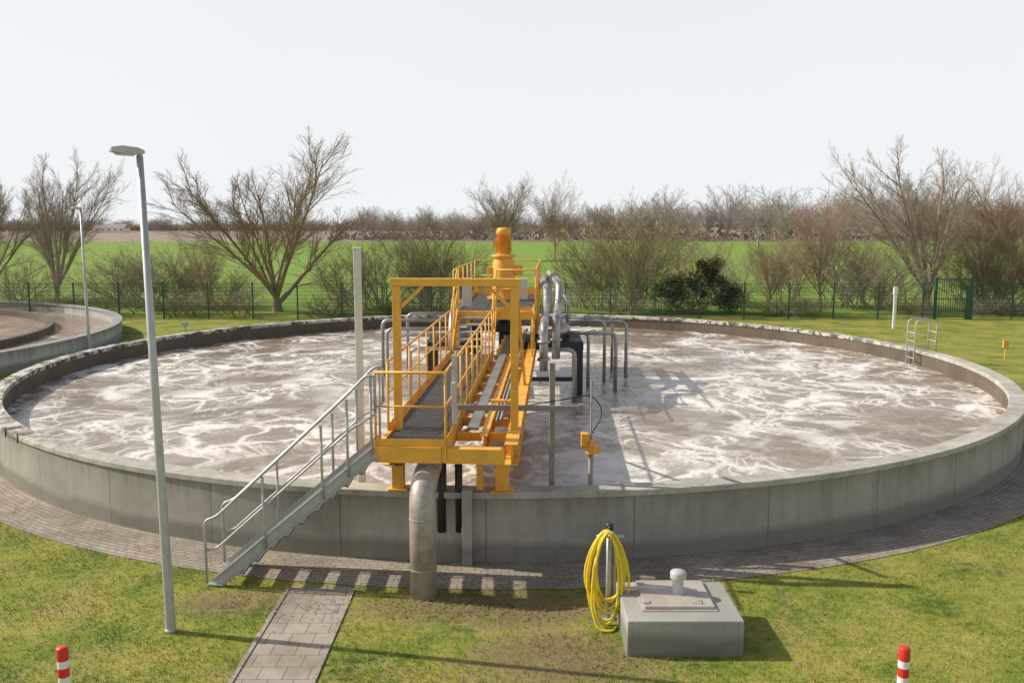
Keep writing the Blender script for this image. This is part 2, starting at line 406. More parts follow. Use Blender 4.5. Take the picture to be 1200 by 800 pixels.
b.box(-.95,1.07,1.15,1.29,4.342,4.46)
b.beam((-.80,1.22,4.0),(-.45,1.22,4.34),.05,.05); b.beam((.92,1.22,4.0),(.57,1.22,4.34),.05,.05)
b.box(.60,.915,1.16,1.28,2.52,2.56)
b.tube([(.4,1.22,4.34),(.4,1.22,4.24)],.03,8)
b.obj('portal_frame',M_yel,BR,.006)
def railing(b,pts,h=1.1,sp=1.25,r=.019,toe=True):
    P=[Vector(p) for p in pts]
    for i in range(len(P)-1):
        a,c=P[i],P[i+1]; Ln=(c-a).length; n=max(1,round(Ln/sp))
        for k in range(n+1):
            if i>0 and k==0: continue
            q=a.lerp(c,k/n); b.tube([q+Vector((0,0,-.12)),q+Vector((0,0,h))],r,8)
        for hh in (.55,): b.tube([a+Vector((0,0,h*hh)),c+Vector((0,0,h*hh))],r*.8,8)
        if toe: b.beam(a+Vector((0,0,.07)),c+Vector((0,0,.07)),.008,.11)
    b.tube(rounded([p+Vector((0,0,h)) for p in P],.08),r*1.15,8)
b=B()
railing(b,[(-.98,1.0,ZD),(-.98,9.4,ZD)],sp=1.05)
railing(b,[(-.98,.02,ZD),(.04,.02,ZD),(.04,9.4,ZD)],sp=1.05)
b.tube([(-.98,.02,ZD-.2),(-.98,.02,ZD+1.1)],.022,8)
b.obj('walkway_handrail',M_yel,BR)
b=B(); ZP=3.0
for s_ in (-.98,.04):
    b.beam((s_,9.45,ZD),(s_,10.8,ZP),.05,.2)
b.obj('upper_stair_stringers',M_yel,BR)
b=B()
for k in range(5):
    y=9.6+k*.25; z=ZD+.16*(k+1)
    b.box(-.95,.01,y,y+.24,z-.03,z)
b.obj('upper_stair_treads',M_galv,BR)
b=B()
for s_ in (-.98,.04):
    b.tube(rounded([(s_,9.4,ZD+1.1),(s_,9.5,ZD+1.1),(s_,10.8,ZP+1.1)],.1),.022,8)
    b.tube([(s_,9.5,ZD+.55),(s_,10.8,ZP+.55)],.016,8)
    b.tube([(s_,10.1,ZD+.4),(s_,10.1,ZD+1.55)],.019,8)
b.obj('upper_stair_handrail',M_yel,BR)
b=B()
b.box(-1.1,1.1,10.8,10.9,ZP-.2,ZP+.02);b.box(-1.1,1.1,17.0,17.1,ZP-.2,ZP+.02)
b.box(-1.12,-1.03,10.902,16.998,ZP-.2,ZP+.02);b.box(1.03,1.12,10.902,16.998,ZP-.2,ZP+.02)
for y in (12.4,13.9,16.0): b.box(-1.02,1.02,y-.05,y+.05,ZP-.2,ZP-.05)
for (x,y) in ((-1.0,11),(1.0,11),(-1.0,16.9),(1.0,16.9),(-1.0,14),(1.0,14)):
    b.box(x-.06,x+.06,y-.06,y+.06,ZD-.28,ZP-.205)
b.obj('centre_platform_frame',M_yel,BR,.005)
b=B()
x=-1.0
while x<1.0: b.box(x-.005,x+.005,10.92,16.98,ZP-.035,ZP-.002); x+=.05
y=10.95
while y<16.9: b.box(-1.02,1.02,y-.005,y+.005,ZP-.03,ZP-.006); y+=.12
b.obj('centre_platform_grating',M_grat,BR)
b=B()
railing(b,[(-.98,10.85,ZP),(-1.08,10.86,ZP),(-1.08,17.05,ZP),(1.08,17.05,ZP),(1.08,10.85,ZP),(.04,10.85,ZP)],sp=1.2)
b.obj('centre_platform_handrail',M_yel,BR)
b=B()
railing(b,[(.55,9.0,ZD),(1.05,9.0,ZD),(1.05,10.8,ZD)],toe=False)
b.beam((1.0,1.5,4.3),(1.0,5.2,ZD+.02),.05,.07)
b.obj('side_bracing',M_yel,BR)
b=B()
b.box(.21,.39,1.4,14.5,ZD-.05,ZD-.01)
b.tube([(.75,1.5,ZD+.08),(.75,14,ZD+.08)],.035,8)
b.tube([(.68,1.5,ZD+.07),(.68,14,ZD+.07)],.025,8)
b.obj('cable_tray',M_grat,BR)
b=B(); b.beam((-.02,1.38,2.40),(2.0,1.38,2.40),.07,.09); b.box(1.98,2.06,1.33,1.43,2.33,2.47)
b.obj('swing_boom',M_grat,BR,.005)
b=B()
b.box(.065,.14,.62,.70,2.3,3.35); b.box(.065,.13,.5,.6,2.6,2.95)
b.box(-.9,-.66,11.3,11.5,ZP+.1,ZP+.85); b.box(.5,.85,11.2,11.4,ZP+.3,ZP+.85)
b.obj('switch_cabinet',M_plast,BR,.008)
b=B()
b.tube([(-.15,.95,.5),(-.15,.95,1.62)],.075,12); b.tube([(.12,.95,.5),(.12,.95,1.62)],.06,12)
b.obj('black_cable_ducts',M_dark,BR)

MT=empty('mixer_drive_motor',(-.25,27.3,0))
b=B()
b.lathe([(0.0,3.02),(.50,3.02),(.50,3.10),(.36,3.10),(.34,3.45),(.42,3.48),(.42,3.56),(.34,3.58),(.34,3.75),(.34,4.12),(.28,4.22),(.28,4.30),(.36,4.30),(.36,4.36),(.2,4.38)],0,0,n=32)
for k in range(8):
    a=k*math.pi/4; b.beam((.34*math.cos(a),.34*math.sin(a),3.1),(.34*math.cos(a),.34*math.sin(a),3.46),.02,.14,up=(math.cos(a),math.sin(a),0))
b.box(.30,.58,-.14,.14,3.75,4.05); b.box(-.5,-.30,-.1,.1,3.8,4.0)
b.obj('gearbox',M_yel2,MT,.006)
b=B()
b.lathe([(.19,4.36),(.19,4.95),(.22,4.96),(.22,5.1),(.18,5.17),(.0,5.18)],0,0,n=32)
for k in range(24):
    a=2*math.pi*k/24; b.beam((.205*math.cos(a),.205*math.sin(a),4.42),(.205*math.cos(a),.205*math.sin(a),4.93),.008,.05,up=(math.cos(a),math.sin(a),0))
b.box(-.33,-.18,-.11,.11,4.55,4.8)
b.obj('motor_body',M_yel2,MT)
b=B(); b.tube([(0,0,.3),(0,0,3.0)],.16,16); b.obj('shaft',M_dark,MT)

PW=empty('air_pipework')
b=B()
def pipe(pts,r,fil=.3,n=14,mat=0): b.tube(rounded(pts,fil,7),r,n,mat)
pipe([(.80,22.4,1.6),(.80,22.4,2.75),(1.0,25.6,2.95),(1.02,26.2,3.4),(1.0,29.5,3.5)],.11,.45)
pipe([(1.15,23.2,1.8),(1.15,23.2,2.85),(1.3,25.0,3.0),(1.35,25.3,3.6),(1.2,29.0,3.75),(1.2,29.0,2.4)],.11,.4)
pipe([(.95,24.0,2.35),(1.5,24.6,2.4),(1.5,28.5,2.4)],.12,.3)
pipe([(-1.55,22.8,2.2),(-1.55,23.2,2.95),(-1.45,25.2,3.0),(-1.4,29,3.0)],.10,.35)
pipe([(1.6,25.5,1.9),(1.6,25.5,3.2),(1.2,25.9,3.4)],.06,.2)
for (x,y,z,r) in ((3.47,27.0,2.36,.055),(3.2,28.4,2.32,.05),(2.9,24.8,2.28,.055),(2.75,26.4,2.45,.05),(1.65,23.3,2.02,.06),(2.2,25.6,2.2,.05)):
    pipe([(.9,y,z),(x,y,z),(x,y,.4)],r,.22,10)
for (x,y,z,r) in ((-4.0,27.5,2.35,.055),(-3.6,25.6,2.3,.05),(-3.1,24.2,2.3,.055),(-2.6,22.6,2.15,.05),(-3.4,29,2.4,.05)):
    pipe([(-1.2,y,z),(x,y,z),(x,y,.4)],r,.22,10)
for (p,r,ax) in (((.80,22.4,1.9),.16,2),((.80,22.4,2.35),.16,2),((1.15,23.2,2.3),.16,2),((1.02,27.2,3.43),.16,1),((1.27,27,3.68),.16,1),((-1.44,26,3.0),.14,1),((1.5,26.5,2.4),.16,1)):
    d=Vector((0,0,.03)) if ax==2 else Vector((0,.03,0)); p=Vector(p); b.tube([p-d,p+d],r,16)
b.obj('pipes',M_stain,PW)
b=B()
def stand(x0,x1,y0,y1,z):
    b.box(x0,x1,y0,y1,z-.22,z)
    for x in (x0+.1,x1-.1):
        for y in (y0+.1,y1-.1): b.box(x-.09,x+.09,y-.09,y+.09,.3,z-.222)
    b.box(x0+.2,x1-.2,y0+.07,y0+.13,1.0,1.12)
stand(.25,1.95,24.2,26.0,2.1); stand(-2.35,-1.3,24.2,26.0,2.1); stand(-1.2,.2,26.2,28.8,2.35)
b.obj('black_stands',M_dark,PW,.01)

# ------------------------------------------------------------------ access stairs
ST=empty('galvanised_access_stairs')
xa,xb=-4.38,-2.0; y0,y1=12.68,13.44; n=10
b=B()
for y in (y0,y1):
    b.beam((xa,y,.02),(xb,y,ZD-.06),.012,.20)
    yo=y-.032 if y==y0 else y+.032
    b.beam((xa-.02,yo,.02+.09),(xb,yo,ZD-.06+.09),.05,.01)
    b.beam((xa+.02,yo,.02-.09),(xb,yo,ZD-.06-.09),.05,.01)
    b.box(xa-.12,xa+.12,y-.06,y+.06,.012,.022)
b.obj('stringers',M_galv,ST)
b=B()
for k in range(n):
    z=(k+1)*ZD/(n+1); x=xa+(xb-xa)*(k+.75)/(n+.6)
    b.box(x-.0,x+.012,y0+.01,y1-.01,z-.04,z); b.box(x+.228,x+.24,y0+.01,y1-.01,z-.04,z)
    for j in range(8): b.box(x+.013+j*.028,x+.017+j*.028,y0+.01,y1-.01,z-.03,z-.002)
    for j in range(9): yy=y0+.05+j*.082; b.box(x+.013,x+.227,yy-.004,yy+.004,z-.028,z-.006)
b.obj('treads',M_grat,ST)
b=B(); sl_=(ZD)/(xb-xa)
for y in (y0-.03,y1+.03):
    def top(x,h): return Vector((x,y,max(0,(x-xa)*sl_)+h))
    b.tube(rounded([(xa-.12,y,.05),(xa-.12,y,1.0),(xa+.05,y,1.05),(xb-.35,y,ZD+.80),(xb-.1,y,ZD+1.06),(xb+.03,y,ZD+1.06),(xb+.03,y,ZD+.52)],.09),.021,8)
    b.tube(rounded([(xa-.12,y,.55),(xa+.05,y,.58),(xb-.32,y,ZD+.28),(xb+.03,y,ZD+.5)],.06),.017,8)
    for x in (xa+.75,xa+1.62): b.tube([top(x,-.1),top(x,1.0)],.020,8)
    b.tube([(xb-.03,y,ZD-.1),(xb-.03,y,ZD+1.05)],.02,8)
    b.tube([top(xb-.38,-.1),top(xb-.38,1.05)],.02,8)
b.obj('handrails',M_galv,ST)

b=B()
P=rounded([(-1.27,12.3,-.1),(-1.27,12.3,1.60),(-1.27,14.4,1.60),(-1.27,14.4,.3)],.42,9)
b.tube(P,.19,28)
for z in (.42,1.16): b.tube([(-1.27,12.3,z-.008),(-1.27,12.3,z+.008)],.196,28)
b.obj('inlet_elbow_pipe',M_bigpipe)

# ------------------------------------------------------------------ posts in the tank
b=B(); b.box(-2.50,-2.39,14.15,14.25,.3,4.9); b.box(-2.515,-2.375,14.13,14.27,4.9,4.93); o=b.obj('white_gauge_post',M_post,None,.01)
b=B(); b.box(.60,.69,14.1,14.2,.3,3.08); b.box(.59,.70,14.08,14.22,3.08,3.10)
b.obj('grey_guide_post',M_wood,None,.008)
SE=empty('sensor_probe_post')
b=B(); b.tube([(1.28,14.2,.3),(1.28,14.2,2.8)],.014,8); b.tube([(1.28,14.2,.3),(1.28,14.2,1.62)],.04,12); b.obj('pole',M_wood,SE)
b=B(); b.tube([(1.28,14.2,1.60),(1.28,14.2,1.66),(1.28,14.2,1.84)],[.09,.08,.06],14); b.tube([(1.12,14.2,1.76),(1.22,14.2,1.76)],.06,12)
b.box(1.12,1.24,14.12,14.28,1.80,1.94); b.tube([(1.36,14.08,1.7),(1.36,14.03,1.7)],.07,14)
b.obj('orange_actuator',M_yel2,SE,.008)
b=B(); b.tube(rounded([(1.3,14.2,1.94),(1.5,14.3,2.25),(1.32,14.35,2.55),(.9,14.1,2.52),(.2,13.9,2.45)],.3,8),.010,6); b.obj('cable',M_dark,SE)

# ------------------------------------------------------------------ lamps
def lamp(loc,H,hd,r0,r1,lean=(0,0)):
    e=empty('street_lamp',loc); b=B()
    x,y=lean
    b.tube([(0,0,-.1),(0,0,.02),(x*.5,y*.5,H*.5),(x,y,H)],[r0,r0,(r0+r1)/2,r1],16)
    b.tube([(0,0,0),(0,0,.05)],r0*1.15,16)
    b.box(-r0*.5,r0*.5,-r0-.004,-r0+.02,.75,1.05)
    hx,hy=hd
    b.tube([(x,y,H-.02),(x,y,H+.03),(x+hx*.05,y+hy*.05,H+.05)],r1*.8,12)
    b.obj('pole',M_galv,e)
    d=Vector((hx,hy,0)).normalized(); s=Vector((-d.y,d.x,0)); c0=Vector((x,y,H+.04)); k_=.62
    b=B()
    def ring(t,w,z0,z1): 
        p=c0+d*t*k_; w*=.85; return [p-s*w+Vector((0,0,z0*k_)),p+s*w+Vector((0,0,z0*k_)),p+s*w*.8+Vector((0,0,z1*k_)),p-s*w*.8+Vector((0,0,z1*k_))]
    rr=[ring(-.10,.05,-.02,.04),ring(.02,.10,-.04,.09),ring(.3,.13,-.03,.12),ring(.5,.11,-.01,.09),ring(.55,.06,0,.05)]
    for q in rr: b.v+=[tuple(v) for v in q]
    for i in range(4):
        for k in range(4): b.f.append((i*4+k,i*4+(k+1)%4,i*4+4+(k+1)%4,i*4+4+k))
    b.f+= [(3,2,1,0),(16,17,18,19)]; b.m=[0]*len(b.f); b.sm=[False]*len(b.f)
    b.obj('lamp_head',M_plast,e,.008)
    b=B(); p=c0+d*.17
    b.quadbox([p-d*.10-s*.07+Vector((0,0,-.045)),p-d*.10+s*.07+Vector((0,0,-.045)),p+d*.10+s*.07+Vector((0,0,-.035)),p+d*.10-s*.07+Vector((0,0,-.035)),
               p-d*.12-s*.08+Vector((0,0,-.022)),p-d*.12+s*.08+Vector((0,0,-.022)),p+d*.12+s*.08+Vector((0,0,-.016)),p+d*.12-s*.08+Vector((0,0,-.016))])
    b.obj('lamp_lens',M_lens,e)
lamp((-4.47,11.15,0),6.12,(-.75,-.3),.064,.040,(-.08,0))
lamp((-17.15,36.0,0),5.85,(-.7,-.7),.066,.045)

# ------------------------------------------------------------------ manhole box
MB=empty('concrete_valve_chamber')
b=B(); b.box(1.42,2.86,10.47,11.7,-.1,.46); b.obj('concrete_body',M_box,MB,.015)
b=B(); b.box(1.68,2.56,10.78,11.62,.476,.515); b.box(1.64,2.60,10.74,11.66,.461,.475)
b.obj('steel_lid',painted('dull_aluminium',(.50,.45,.39),.5,.2,.5,(.28,.20,.13),2),MB,.006)
b=B()
for (x,y) in ((1.72,10.9),(1.72,11.5)): b.box(x-.05,x+.03,y-.05,y+.05,.516,.533)
b.tube([(2.3,10.86,.516),(2.3,10.86,.55),(2.42,10.86,.55),(2.42,10.86,.516)],.008,6)
b.obj('lid_hinges',M_galv,MB)
b=B(); b.lathe([(.0,.516),(.085,.516),(.085,.525),(.07,.53),(.07,.69),(.072,.70),(.10,.71),(.105,.72),(.105,.79),(.095,.81),(.0,.82)],2.17,11.2,n=28)
b.obj('vent_pipe',M_plast,MB)

HS=empty('hose_stand')
b=B(); b.tube([(1.30,11.55,-.05),(1.30,11.55,1.30)],.035,12); b.box(1.22,1.38,11.47,11.63,0,.015)
b.tube(rounded([(1.30,11.55,1.1),(1.30,11.38,1.15),(1.30,11.30,1.3)],.05),.02,8)
b.tube([(1.12,11.42,1.2),(1.48,11.42,1.2)],.022,8)
b.tube([(1.38,11.55,.1),(1.38,11.55,1.05),(1.32,11.55,1.12)],.015,8)
b.obj('post',M_galv,HS)
b=B(); b.tube([(1.30,11.50,1.26),(1.30,11.50,1.36)],.05,12); b.tube([(1.30,11.40,1.30),(1.30,11.52,1.30)],.03,10); b.obj('tap',M_dark,HS)
b=B(); rnd=random.Random(3)
pts=[]; loops=8
for i in range(loops):
    hw=.20+rnd.uniform(-.05,.07); bot=rnd.uniform(.03,.35); tp=1.26+rnd.uniform(-.03,.05); yo=11.30+i*.025+rnd.uniform(-.015,.015); xo=rnd.uniform(-.05,.05)
    for k in range(28):
        a=2*math.pi*k/28
        zc=(tp+bot)/2; hz_=(tp-bot)/2
        x=1.26+xo*(1-math.cos(a))/2+hw*math.sin(a)*(1-.25*math.cos(a)); z=zc+hz_*math.cos(a)
        pts.append((x,yo+.025*k/28-.05*(1-math.cos(a))/2,z))
b.tube(pts,.0165,8)
b.tube(rounded([pts[-1],(1.08,11.3,.9),(1.04,11.25,.3),(1.12,11.15,.03),(1.3,11.1,.02),(1.38,11.25,.02)],.2),.0165,8)
b.obj('coiled_hose',M_hose,HS)

for (x,y) in ((-4.72,8.9),(4.12,8.9)):
    e=empty('striped_bollard',(x,y,0)); 
    for i,(z0,z1,m,nm) in enumerate(((-.1,.25,M_white,'band'),(.25,.45,M_red,'band'),(.45,.58,M_white,'band'),(.58,.68,M_red,'band'),(.68,.76,M_white,'band'),(.76,.90,M_red,'band'))):
        b=B(); prof=[(.058,z0),(.058,z1)]
        if z1>=.9: prof=[(.058,z0),(.058,.885),(.052,.9),(0,.9)]
        b.lathe(prof,0,0,n=24); b.obj(nm+'_%d'%i,m,e)

a=math.radians(8); cx=TC[0]+(R-.15)*math.cos(a); cy=TC[1]+(R-.15)*math.sin(a)
b=B()
for dy in (-.28,.28):
    b.tube(rounded([(cx+.35,cy+dy,.1),(cx+.35,cy+dy,2.15),(cx-.35,cy+dy,2.15),(cx-.35,cy+dy,.2)],.18),.024,8)
for z in (1.45,1.75): b.tube([(cx+.35,cy-.28,z),(cx+.35,cy+.28,z)],.018,8)
for k in range(5): b.tube([(cx-.35,cy-.28,.6+k*.28),(cx-.35,cy+.28,.6+k*.28)],.016,8)
b.obj('tank_ladder',M_galv)
b=B(); b.box(19.33,19.47,45.2,45.3,0,2.1); b.box(19.30,19.50,45.18,45.32,1.75,2.12); b.obj('white_marker_post',M_white,None,.01)
b=B(); b.tube([(19.3,34.7,0),(19.3,34.7,.5)],.03,8); b.box(19.19,19.41,34.66,34.74,.48,.78); b.obj('yellow_hydrant_sign',M_yel,None,.01)
b=B(); b.tube([(-15.6,42.5,0),(-15.6,42.5,.5)],.05,8); b.box(-15.72,-15.48,42.4,42.6,.45,.65); b.obj('garden_hydrant',M_galv,None,.01)
b=B()
FY=50.0; x=-52.0
while x<46:
    if not 23.6<x<25.6: b.box(x-.035,x+.035,FY-.035,FY+.035,0,2.05)
    x+=2.5
for (xs,xe) in ((-52,23.6),(25.7,46)):
    for k in range(10): b.box(xs,xe,FY+.037,FY+.047,.06+k*.21,.075+k*.21)
    x=xs
    while x<xe:
        b.box(x-.006,x+.006,FY+.048,FY+.056,.05,2.0); x+=.1
b.obj('green_mesh_fence',M_green)
G=empty('green_gate'); b=B()
for x in (23.65,25.6): b.box(x-.07,x+.07,49.85,49.99,0,2.35)
b.box(23.73,25.52,49.88,49.95,2.2,2.26); b.box(23.73,25.52,49.88,49.95,.1,.16); b.box(23.73,25.52,49.88,49.95,1.1,1.15)
x=23.85
while x<25.5: b.box(x-.012,x+.012,49.9,49.93,.165,2.195); x+=.13
b.obj('gate_frame',M_green,G)
b=B(); b.box(25.3,25.7,49.78,49.84,.0,1.9); b.obj('gate_panel',M_green,G)

# ------------------------------------------------------------------ trees
def grow(b,rng,p,d,Ln,r,lvl,P):
    mx=P['levels']; ns=[4,6,4,3,2][min(lvl,4)]
    pts=[p.copy()]; dirs=[d.copy()]; rs=[r]; tip=P['tip'] if lvl<mx else P['tip']*.7
    q=p.copy(); dd=d.copy(); wob=P['wob'][min(lvl,4)]
    for i in range(ns):
        dd=(dd+Vector((rng.gauss(0,wob),rng.gauss(0,wob),rng.gauss(0,wob)+P['up'])) ).normalized()
        q=q+dd*(Ln/ns); pts.append(q.copy()); dirs.append(dd.copy()); t=(i+1)/ns
        rs.append(max(tip,r*(1-t*.8)))
    b.tube(pts,rs,[8,6,4,3,3][min(lvl,4)],0,False,True)
    if lvl>=mx: return
    nc=P['n'][lvl]; t0=P['t0'][lvl]
    for c in range(nc):
        t=t0+(1-t0)*((c+rng.random()*.9)/nc); f=t*ns; i=min(int(f),ns-1); u=f-i
        pp=pts[i].lerp(pts[i+1],u); bd=dirs[i+1]
        ang=math.radians(rng.uniform(*P['ang'][lvl])); az_=rng.uniform(0,6.283) if lvl>0 else (c*2.4+rng.uniform(-.3,.3))
        ax=bd.orthogonal().normalized(); ax=Quaternion(bd,az_)@ax
        nd=(Quaternion(ax,ang)@bd).normalized()
        if lvl<=1: ll=Ln*P['ratio'][lvl]*(1.05-.45*t if lvl>0 else 1)*rng.uniform(.75,1.15)
        else: ll=Ln*P['ratio'][lvl]*(1.15-.5*t)*rng.uniform(.7,1.2)
        rr=max(P['tip'],min(rs[i]*.8, r*P['rr'][lvl]*rng.uniform(.7,1.1)))
        grow(b,rng,pp,nd,ll,rr,lvl+1,P)
def tree_mesh(name,seed,P,mat):
    rng=random.Random(seed); b=B()
    for s in range(P.get('stems',1)):
        if P.get('stems',1)>1:
            a=rng.uniform(0,6.283); t=math.radians(rng.uniform(3,P['splay'])); d=Vector((math.cos(a)*math.sin(t),math.sin(a)*math.sin(t),math.cos(t)))
            p=Vector((rng.uniform(-.4,.4),rng.uniform(-.4,.4),-.1))*P.get('base',1); p.z=-.1
        else: d=Vector((0,0,1)); p=Vector((0,0,-.1))
        grow(b,rng,p,d,P['L']*rng.uniform(.8,1.1) if P.get('stems',1)>1 else P['L'],P['r'],P.get('start',0),P)
    me=D.meshes.new(name); me.from_pydata(b.v,[],b.f); me.materials.append(mat)
    me.polygons.foreach_set('use_smooth',[True]*len(b.f)); me.update()
    zs=[v[2] for v in b.v]; me['h']=float(np.percentile(zs,99.7)); xs=[v[0] for v in b.v]; me['w']=float(np.percentile(xs,99)-np.percentile(xs,1))
    return me
PV=dict(levels=4,L=1.3,r=.25,tip=.0055,wob=[.03,.035,.05,.06,.08],up=.022,n=[11,12,9,8],t0=[.35,.2,.12,.1],ang=[(6,46),(14,36),(16,38),(18,42)],ratio=[5.2,.42,.48,.5],rr=[.42,.30,.36,.5])
PU=dict(levels=4,L=3.4,r=.19,tip=.0055,wob=[.03,.05,.06,.08,.1],up=.035,n=[13,12,8,7],t0=[.28,.15,.12,.1],ang=[(12,46),(18,42),(20,42),(20,45)],ratio=[1.75,.5,.5,.52],rr=[.42,.34,.38,.5])
PB=dict(levels=3,start=1,stems=17,splay=36,base=1.6,L=3.8,r=.030,tip=.006,wob=[.05,.07,.1,.12,.15],up=.03,n=[0,10,9],t0=[.1,.12,.1],ang=[(20,45),(18,45),(20,50)],ratio=[.5,.5,.5],rr=[.5,.45,.5])
PF=dict(levels=3,L=4.0,r=.20,tip=.02,wob=[.03,.07,.1,.12,.2],up=.05,n=[14,10,8],t0=[.25,.15,.1],ang=[(15,50),(22,48),(25,50)],ratio=[1.6,.5,.55],rr=[.45,.4,.5])
T_vase=tree_mesh('t_vase',11,PV,M_barkg)
T_vase2=tree_mesh('t_vase2',23,PV,M_bark)
T_up=tree_mesh('t_up',5,PU,M_barkg)
T_up2=tree_mesh('t_up2',8,PU,M_barkr)
T_b1=tree_mesh('t_bush',3,PB,M_barkolive)
T_b2=tree_mesh('t_bush2',9,dict(PB,splay=50,stems=15),M_bark)
T_b3=tree_mesh('t_bush3',14,dict(PB,splay=42,stems=15),M_barkr)
T_dense=tree_mesh('t_dense',19,dict(PB,splay=44,stems=28,n=[0,12,11]),M_barkolive)
T_f=[tree_mesh('t_far%d'%i,30+i,dict(PF,n=[12+i,10,7]),M_barkhaze) for i in range(3)]

def place(name,me,px,Y,H,Wd=None,rot=0,parent=None,X=None):
    if X is None: X=(px-600)/1050*(Y*.9915+.6)
    o=D.objects.new(name,me); scene.collection.objects.link(o)
    s=H/me['h']; sw=(Wd/me['w']) if Wd else s
    o.scale=(sw,sw,s); o.location=(X,Y,0); o.rotation_euler=(0,0,rot)
    if parent: o.parent=parent
    return o
place('bare_tree',T_vase,325,54,10.7,10.6,.4)
place('bare_tree',T_vase2,66,60,10.0,7.0,1)
place('bare_tree',T_vase2,-15,62,9.2,7,2.2)
place('bare_tree',T_vase2,1088,55,10.1,8.8,3.3)
place('bare_tree',T_up2,1152,58,9.2,6.5,2)
place('bare_tree',T_vase,1215,56,9.0,8,4)
place('bare_tree',T_up2,962,57,7.7,5.6,1.2)
place('bare_tree',T_up,900,52,5.0,3.0,3)
place('bare_tree',T_up,588,130,12.0,8,2.6)
place('bare_tree',T_up2,650,132,12.0,8,0)
for i,(px,Y,H,Wd,me) in enumerate(((742,54,6.7,8.0,T_dense),(690,56,4.8,4.5,T_b1),(502,54.5,5.6,6,T_dense),(440,55,5.0,5,T_b2),(405,57,4.0,4.5,T_b3),(240,56,5.0,3.5,T_b3),(548,57,3.8,3.2,T_b1),
      (172,55,4.2,6,T_b2),(205,57,3.9,4.5,T_b1),(140,58,3.6,5,T_b3),(20,59,3.4,5,T_b2),(990,56,4.6,5,T_b2),(925,58,4.6,4.6,T_b3),(1040,55,4.6,5.5,T_b2),(1015,58,5.0,4.5,T_b3),
      (1165,55,5.0,5.5,T_dense),(1205,54,4.6,5,T_b2),(1130,59,4.4,5,T_b3),(852,57,3.8,4.5,T_b2),(812,60,5.4,5.5,T_b3),(270,57,2.8,4,T_b2))):
    place('bare_shrub',me,px,Y,H,Wd,i*1.7)
rnd=random.Random(77)
for i in range(24):
    X=-46+i*3.8+rnd.uniform(-1.2,1.2)
    place('hedge_shrub',rnd.choice([T_b1,T_b2,T_b3]),0,rnd.uniform(51.3,53.2),rnd.uniform(.9,1.9),rnd.uniform(3,4.4),rnd.uniform(0,6),X=X)
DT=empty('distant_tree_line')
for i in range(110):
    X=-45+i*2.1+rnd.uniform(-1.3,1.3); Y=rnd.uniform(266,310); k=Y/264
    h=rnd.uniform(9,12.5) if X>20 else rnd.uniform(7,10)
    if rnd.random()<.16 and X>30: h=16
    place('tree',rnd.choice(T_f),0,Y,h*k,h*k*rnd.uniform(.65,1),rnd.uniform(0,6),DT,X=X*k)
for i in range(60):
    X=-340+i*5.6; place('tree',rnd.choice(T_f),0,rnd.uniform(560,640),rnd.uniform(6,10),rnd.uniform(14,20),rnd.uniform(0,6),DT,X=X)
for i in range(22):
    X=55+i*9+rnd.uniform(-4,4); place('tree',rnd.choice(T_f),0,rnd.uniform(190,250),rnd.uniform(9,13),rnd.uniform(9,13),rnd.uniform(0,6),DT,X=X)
b=B(); rr=random.Random(5)
for i in range(9000):
    if i<6000: X=rr.uniform(-60,260); Y=rr.uniform(285,320); z=abs(rr.gauss(0,1.6))
    else: X=rr.uniform(-380,-20); Y=rr.uniform(650,680); z=abs(rr.gauss(0,1.5)) 
    s=rr.uniform(.4,.9)*(1 if i<6000 else 2.2); a=rr.uniform(0,3.14); c_,s_=math.cos(a)*s,math.sin(a)*s
    o=len(b.v); b.v+=[(X-c_,Y-s_,z-s*.4),(X+c_,Y+s_,z-s*.2),(X+rr.uniform(-.3,.3),Y,z+s)]; b.f.append((o,o+1,o+2))
b.m=[0]*len(b.f); b.sm=[False]*len(b.f); b.obj('distant_undergrowth',bark('undergrowth',(.26,.22,.185),(.33,.28,.23)))

def ivy(name,x,y,w_,h_,seed,n=9000):
    rr=random.Random(seed); b=B(); cl_=[(rr.gauss(0,.33)*w_*.5,rr.gauss(0,.33)*w_*.4,rr.uniform(.1,.85)*h_,rr.uniform(.25,.6)) for _ in range(26)]
    for i in range(n):
        c=rr.choice(cl_); v=Vector((rr.gauss(0,1),rr.gauss(0,1),rr.gauss(0,1))).normalized()*c[3]*rr.uniform(.4,1.5)*(1.15-.4*c[2]/h_)
        p=Vector((c[0],c[1],c[2]))+v
        if p.z<0: continue
        a=Vector((rr.gauss(0,1),rr.gauss(0,1),rr.gauss(0,1))).normalized(); u=a.orthogonal().normalized(); s=rr.uniform(.03,.07)
        o=len(b.v); b.v+=[tuple(p-a*s),tuple(p+u*s*.7),tuple(p+a*s),tuple(p-u*s*.7)]; b.f.append((o,o+1,o+2,o+3))
    b.m=[0]*len(b.f); b.sm=[False]*len(b.f); b.obj(name,M_leaf,None,0,(x,y,0))
ivy('ivy_bush',11.3,53,3.6,3.6,1,7000); ivy('ivy_bush',9.6,54,3,2.4,2,4500); ivy('ivy_bush',13.0,53.3,2.2,1.8,4,3000)

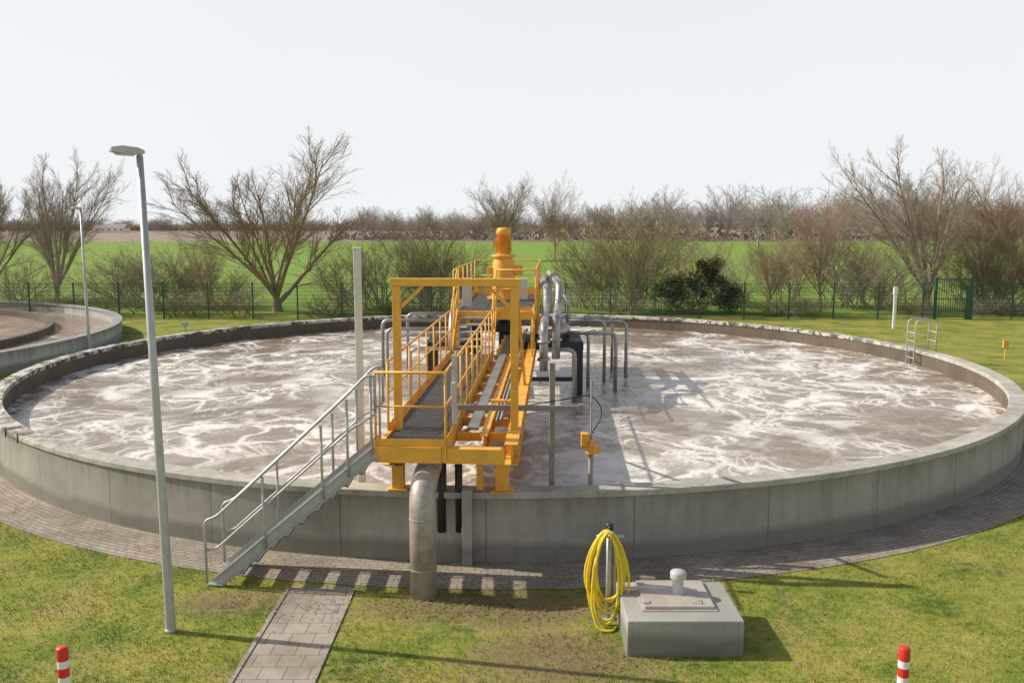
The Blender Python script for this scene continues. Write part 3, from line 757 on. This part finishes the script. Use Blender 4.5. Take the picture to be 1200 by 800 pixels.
def farm(x,y,w_,d_,h_):
    e=empty('farm_building',(x,y,0)); b=B(); b.box(-w_/2,w_/2,-d_/2,d_/2,0,h_); b.obj('walls',M_white,e)
    b=B(); o=[(-w_/2-.4,-d_/2-.4,h_),(w_/2+.4,-d_/2-.4,h_),(w_/2+.4,d_/2+.4,h_),(-w_/2-.4,d_/2+.4,h_),(-w_/2-.4,0,h_+d_*.25),(w_/2+.4,0,h_+d_*.25)]
    b.v=o; b.f=[(0,1,5,4),(2,3,4,5),(0,4,3),(1,2,5)]; b.m=[0]*4; b.sm=[False]*4; b.obj('roof',M_roof,e)
    b=B()
    for k in range(5): b.box(-w_/2+1.5+k*w_/5,-w_/2+2.8+k*w_/5,-d_/2-.06,-d_/2-.01,1.2,2.2)
    b.obj('windows',M_grat,e)
farm(-235,530,18,9,2.8)

# ------------------------------------------------------------------ grass blades (near lawn)
rs_=np.random.RandomState(2); n=300000
X=rs_.uniform(-11,15,n); Y=9+ (rs_.uniform(0,1,n)**1.5)*15
r=np.hypot(X-TC[0],Y-TC[1]); edge=R+1.03+rs_.normal(0,.035,n)
ok=(r>edge)&~((X>-3.28+rs_.normal(0,.025,n))&(X<-2.32+rs_.normal(0,.025,n))&(Y<12.7))&~((X>1.40)&(X<2.88)&(Y>10.45)&(Y<11.72))
dx=(X+.2)*.42; dy=(Y-11.9)*1.1; ok&=~((dx*dx+dy*dy<.9)&(rs_.uniform(0,1,n)<.72))
cl=np.sin(X*2.1+np.sin(Y*1.7)*2)+np.sin(Y*2.9+np.sin(X*1.3)*2); ok&=rs_.uniform(0,1,n)<(.68+.18*cl)
X=X[ok];Y=Y[ok];n=len(X)
a=rs_.uniform(0,np.pi*2,n); h=rs_.uniform(.018,.058,n); wd=rs_.uniform(.003,.0065,n); lx=rs_.normal(0,.022,n); ly=rs_.normal(0,.022,n)
V=np.zeros((n,3,3)); V[:,0,0]=X-np.cos(a)*wd;V[:,0,1]=Y-np.sin(a)*wd;V[:,1,0]=X+np.cos(a)*wd;V[:,1,1]=Y+np.sin(a)*wd
V[:,2,0]=X+lx;V[:,2,1]=Y+ly;V[:,2,2]=h
def trimesh(name,V,mat):
    n=len(V); me=D.meshes.new(name); me.vertices.add(n*3); me.vertices.foreach_set('co',V.ravel()); me.loops.add(n*3); me.loops.foreach_set('vertex_index',np.arange(n*3,dtype=np.int32))
    me.polygons.add(n); me.polygons.foreach_set('loop_start',np.arange(0,n*3,3,dtype=np.int32)); me.polygons.foreach_set('loop_total',np.full(n,3,dtype=np.int32)); me.update(calc_edges=True)
    me.materials.append(mat); o=D.objects.new(name,me); scene.collection.objects.link(o)
trimesh('lawn_grass',V,M_blade)
n=3800; th=rs_.uniform(math.radians(225),math.radians(318),n); rad=R+rs_.exponential(.35,n)+rs_.uniform(0,1.3,n)
X=TC[0]+rad*np.cos(th); Y=TC[1]+rad*np.sin(th); k=n//2
X[:k]=rs_.normal(-.3,1.4,k); Y[:k]=rs_.normal(11.95,.35,k)
ok=(np.hypot(X-TC[0],Y-TC[1])>R+.02)&~((X>1.3)&(X<2.95)&(Y>10.3)&(Y<11.85)); X=X[ok];Y=Y[ok];n=len(X)
V=np.zeros((n,3,3)); s=rs_.uniform(.008,.022,n); a=rs_.uniform(0,6.28,n)
for j in range(3):
    V[:,j,0]=X+s*np.cos(a+j*2.1); V[:,j,1]=Y+s*np.sin(a+j*2.1); V[:,j,2]=.018+rs_.uniform(0,.015,n)
trimesh('leaf_litter',V,bark('dry_leaf',(.16,.09,.05),(.36,.26,.16)))
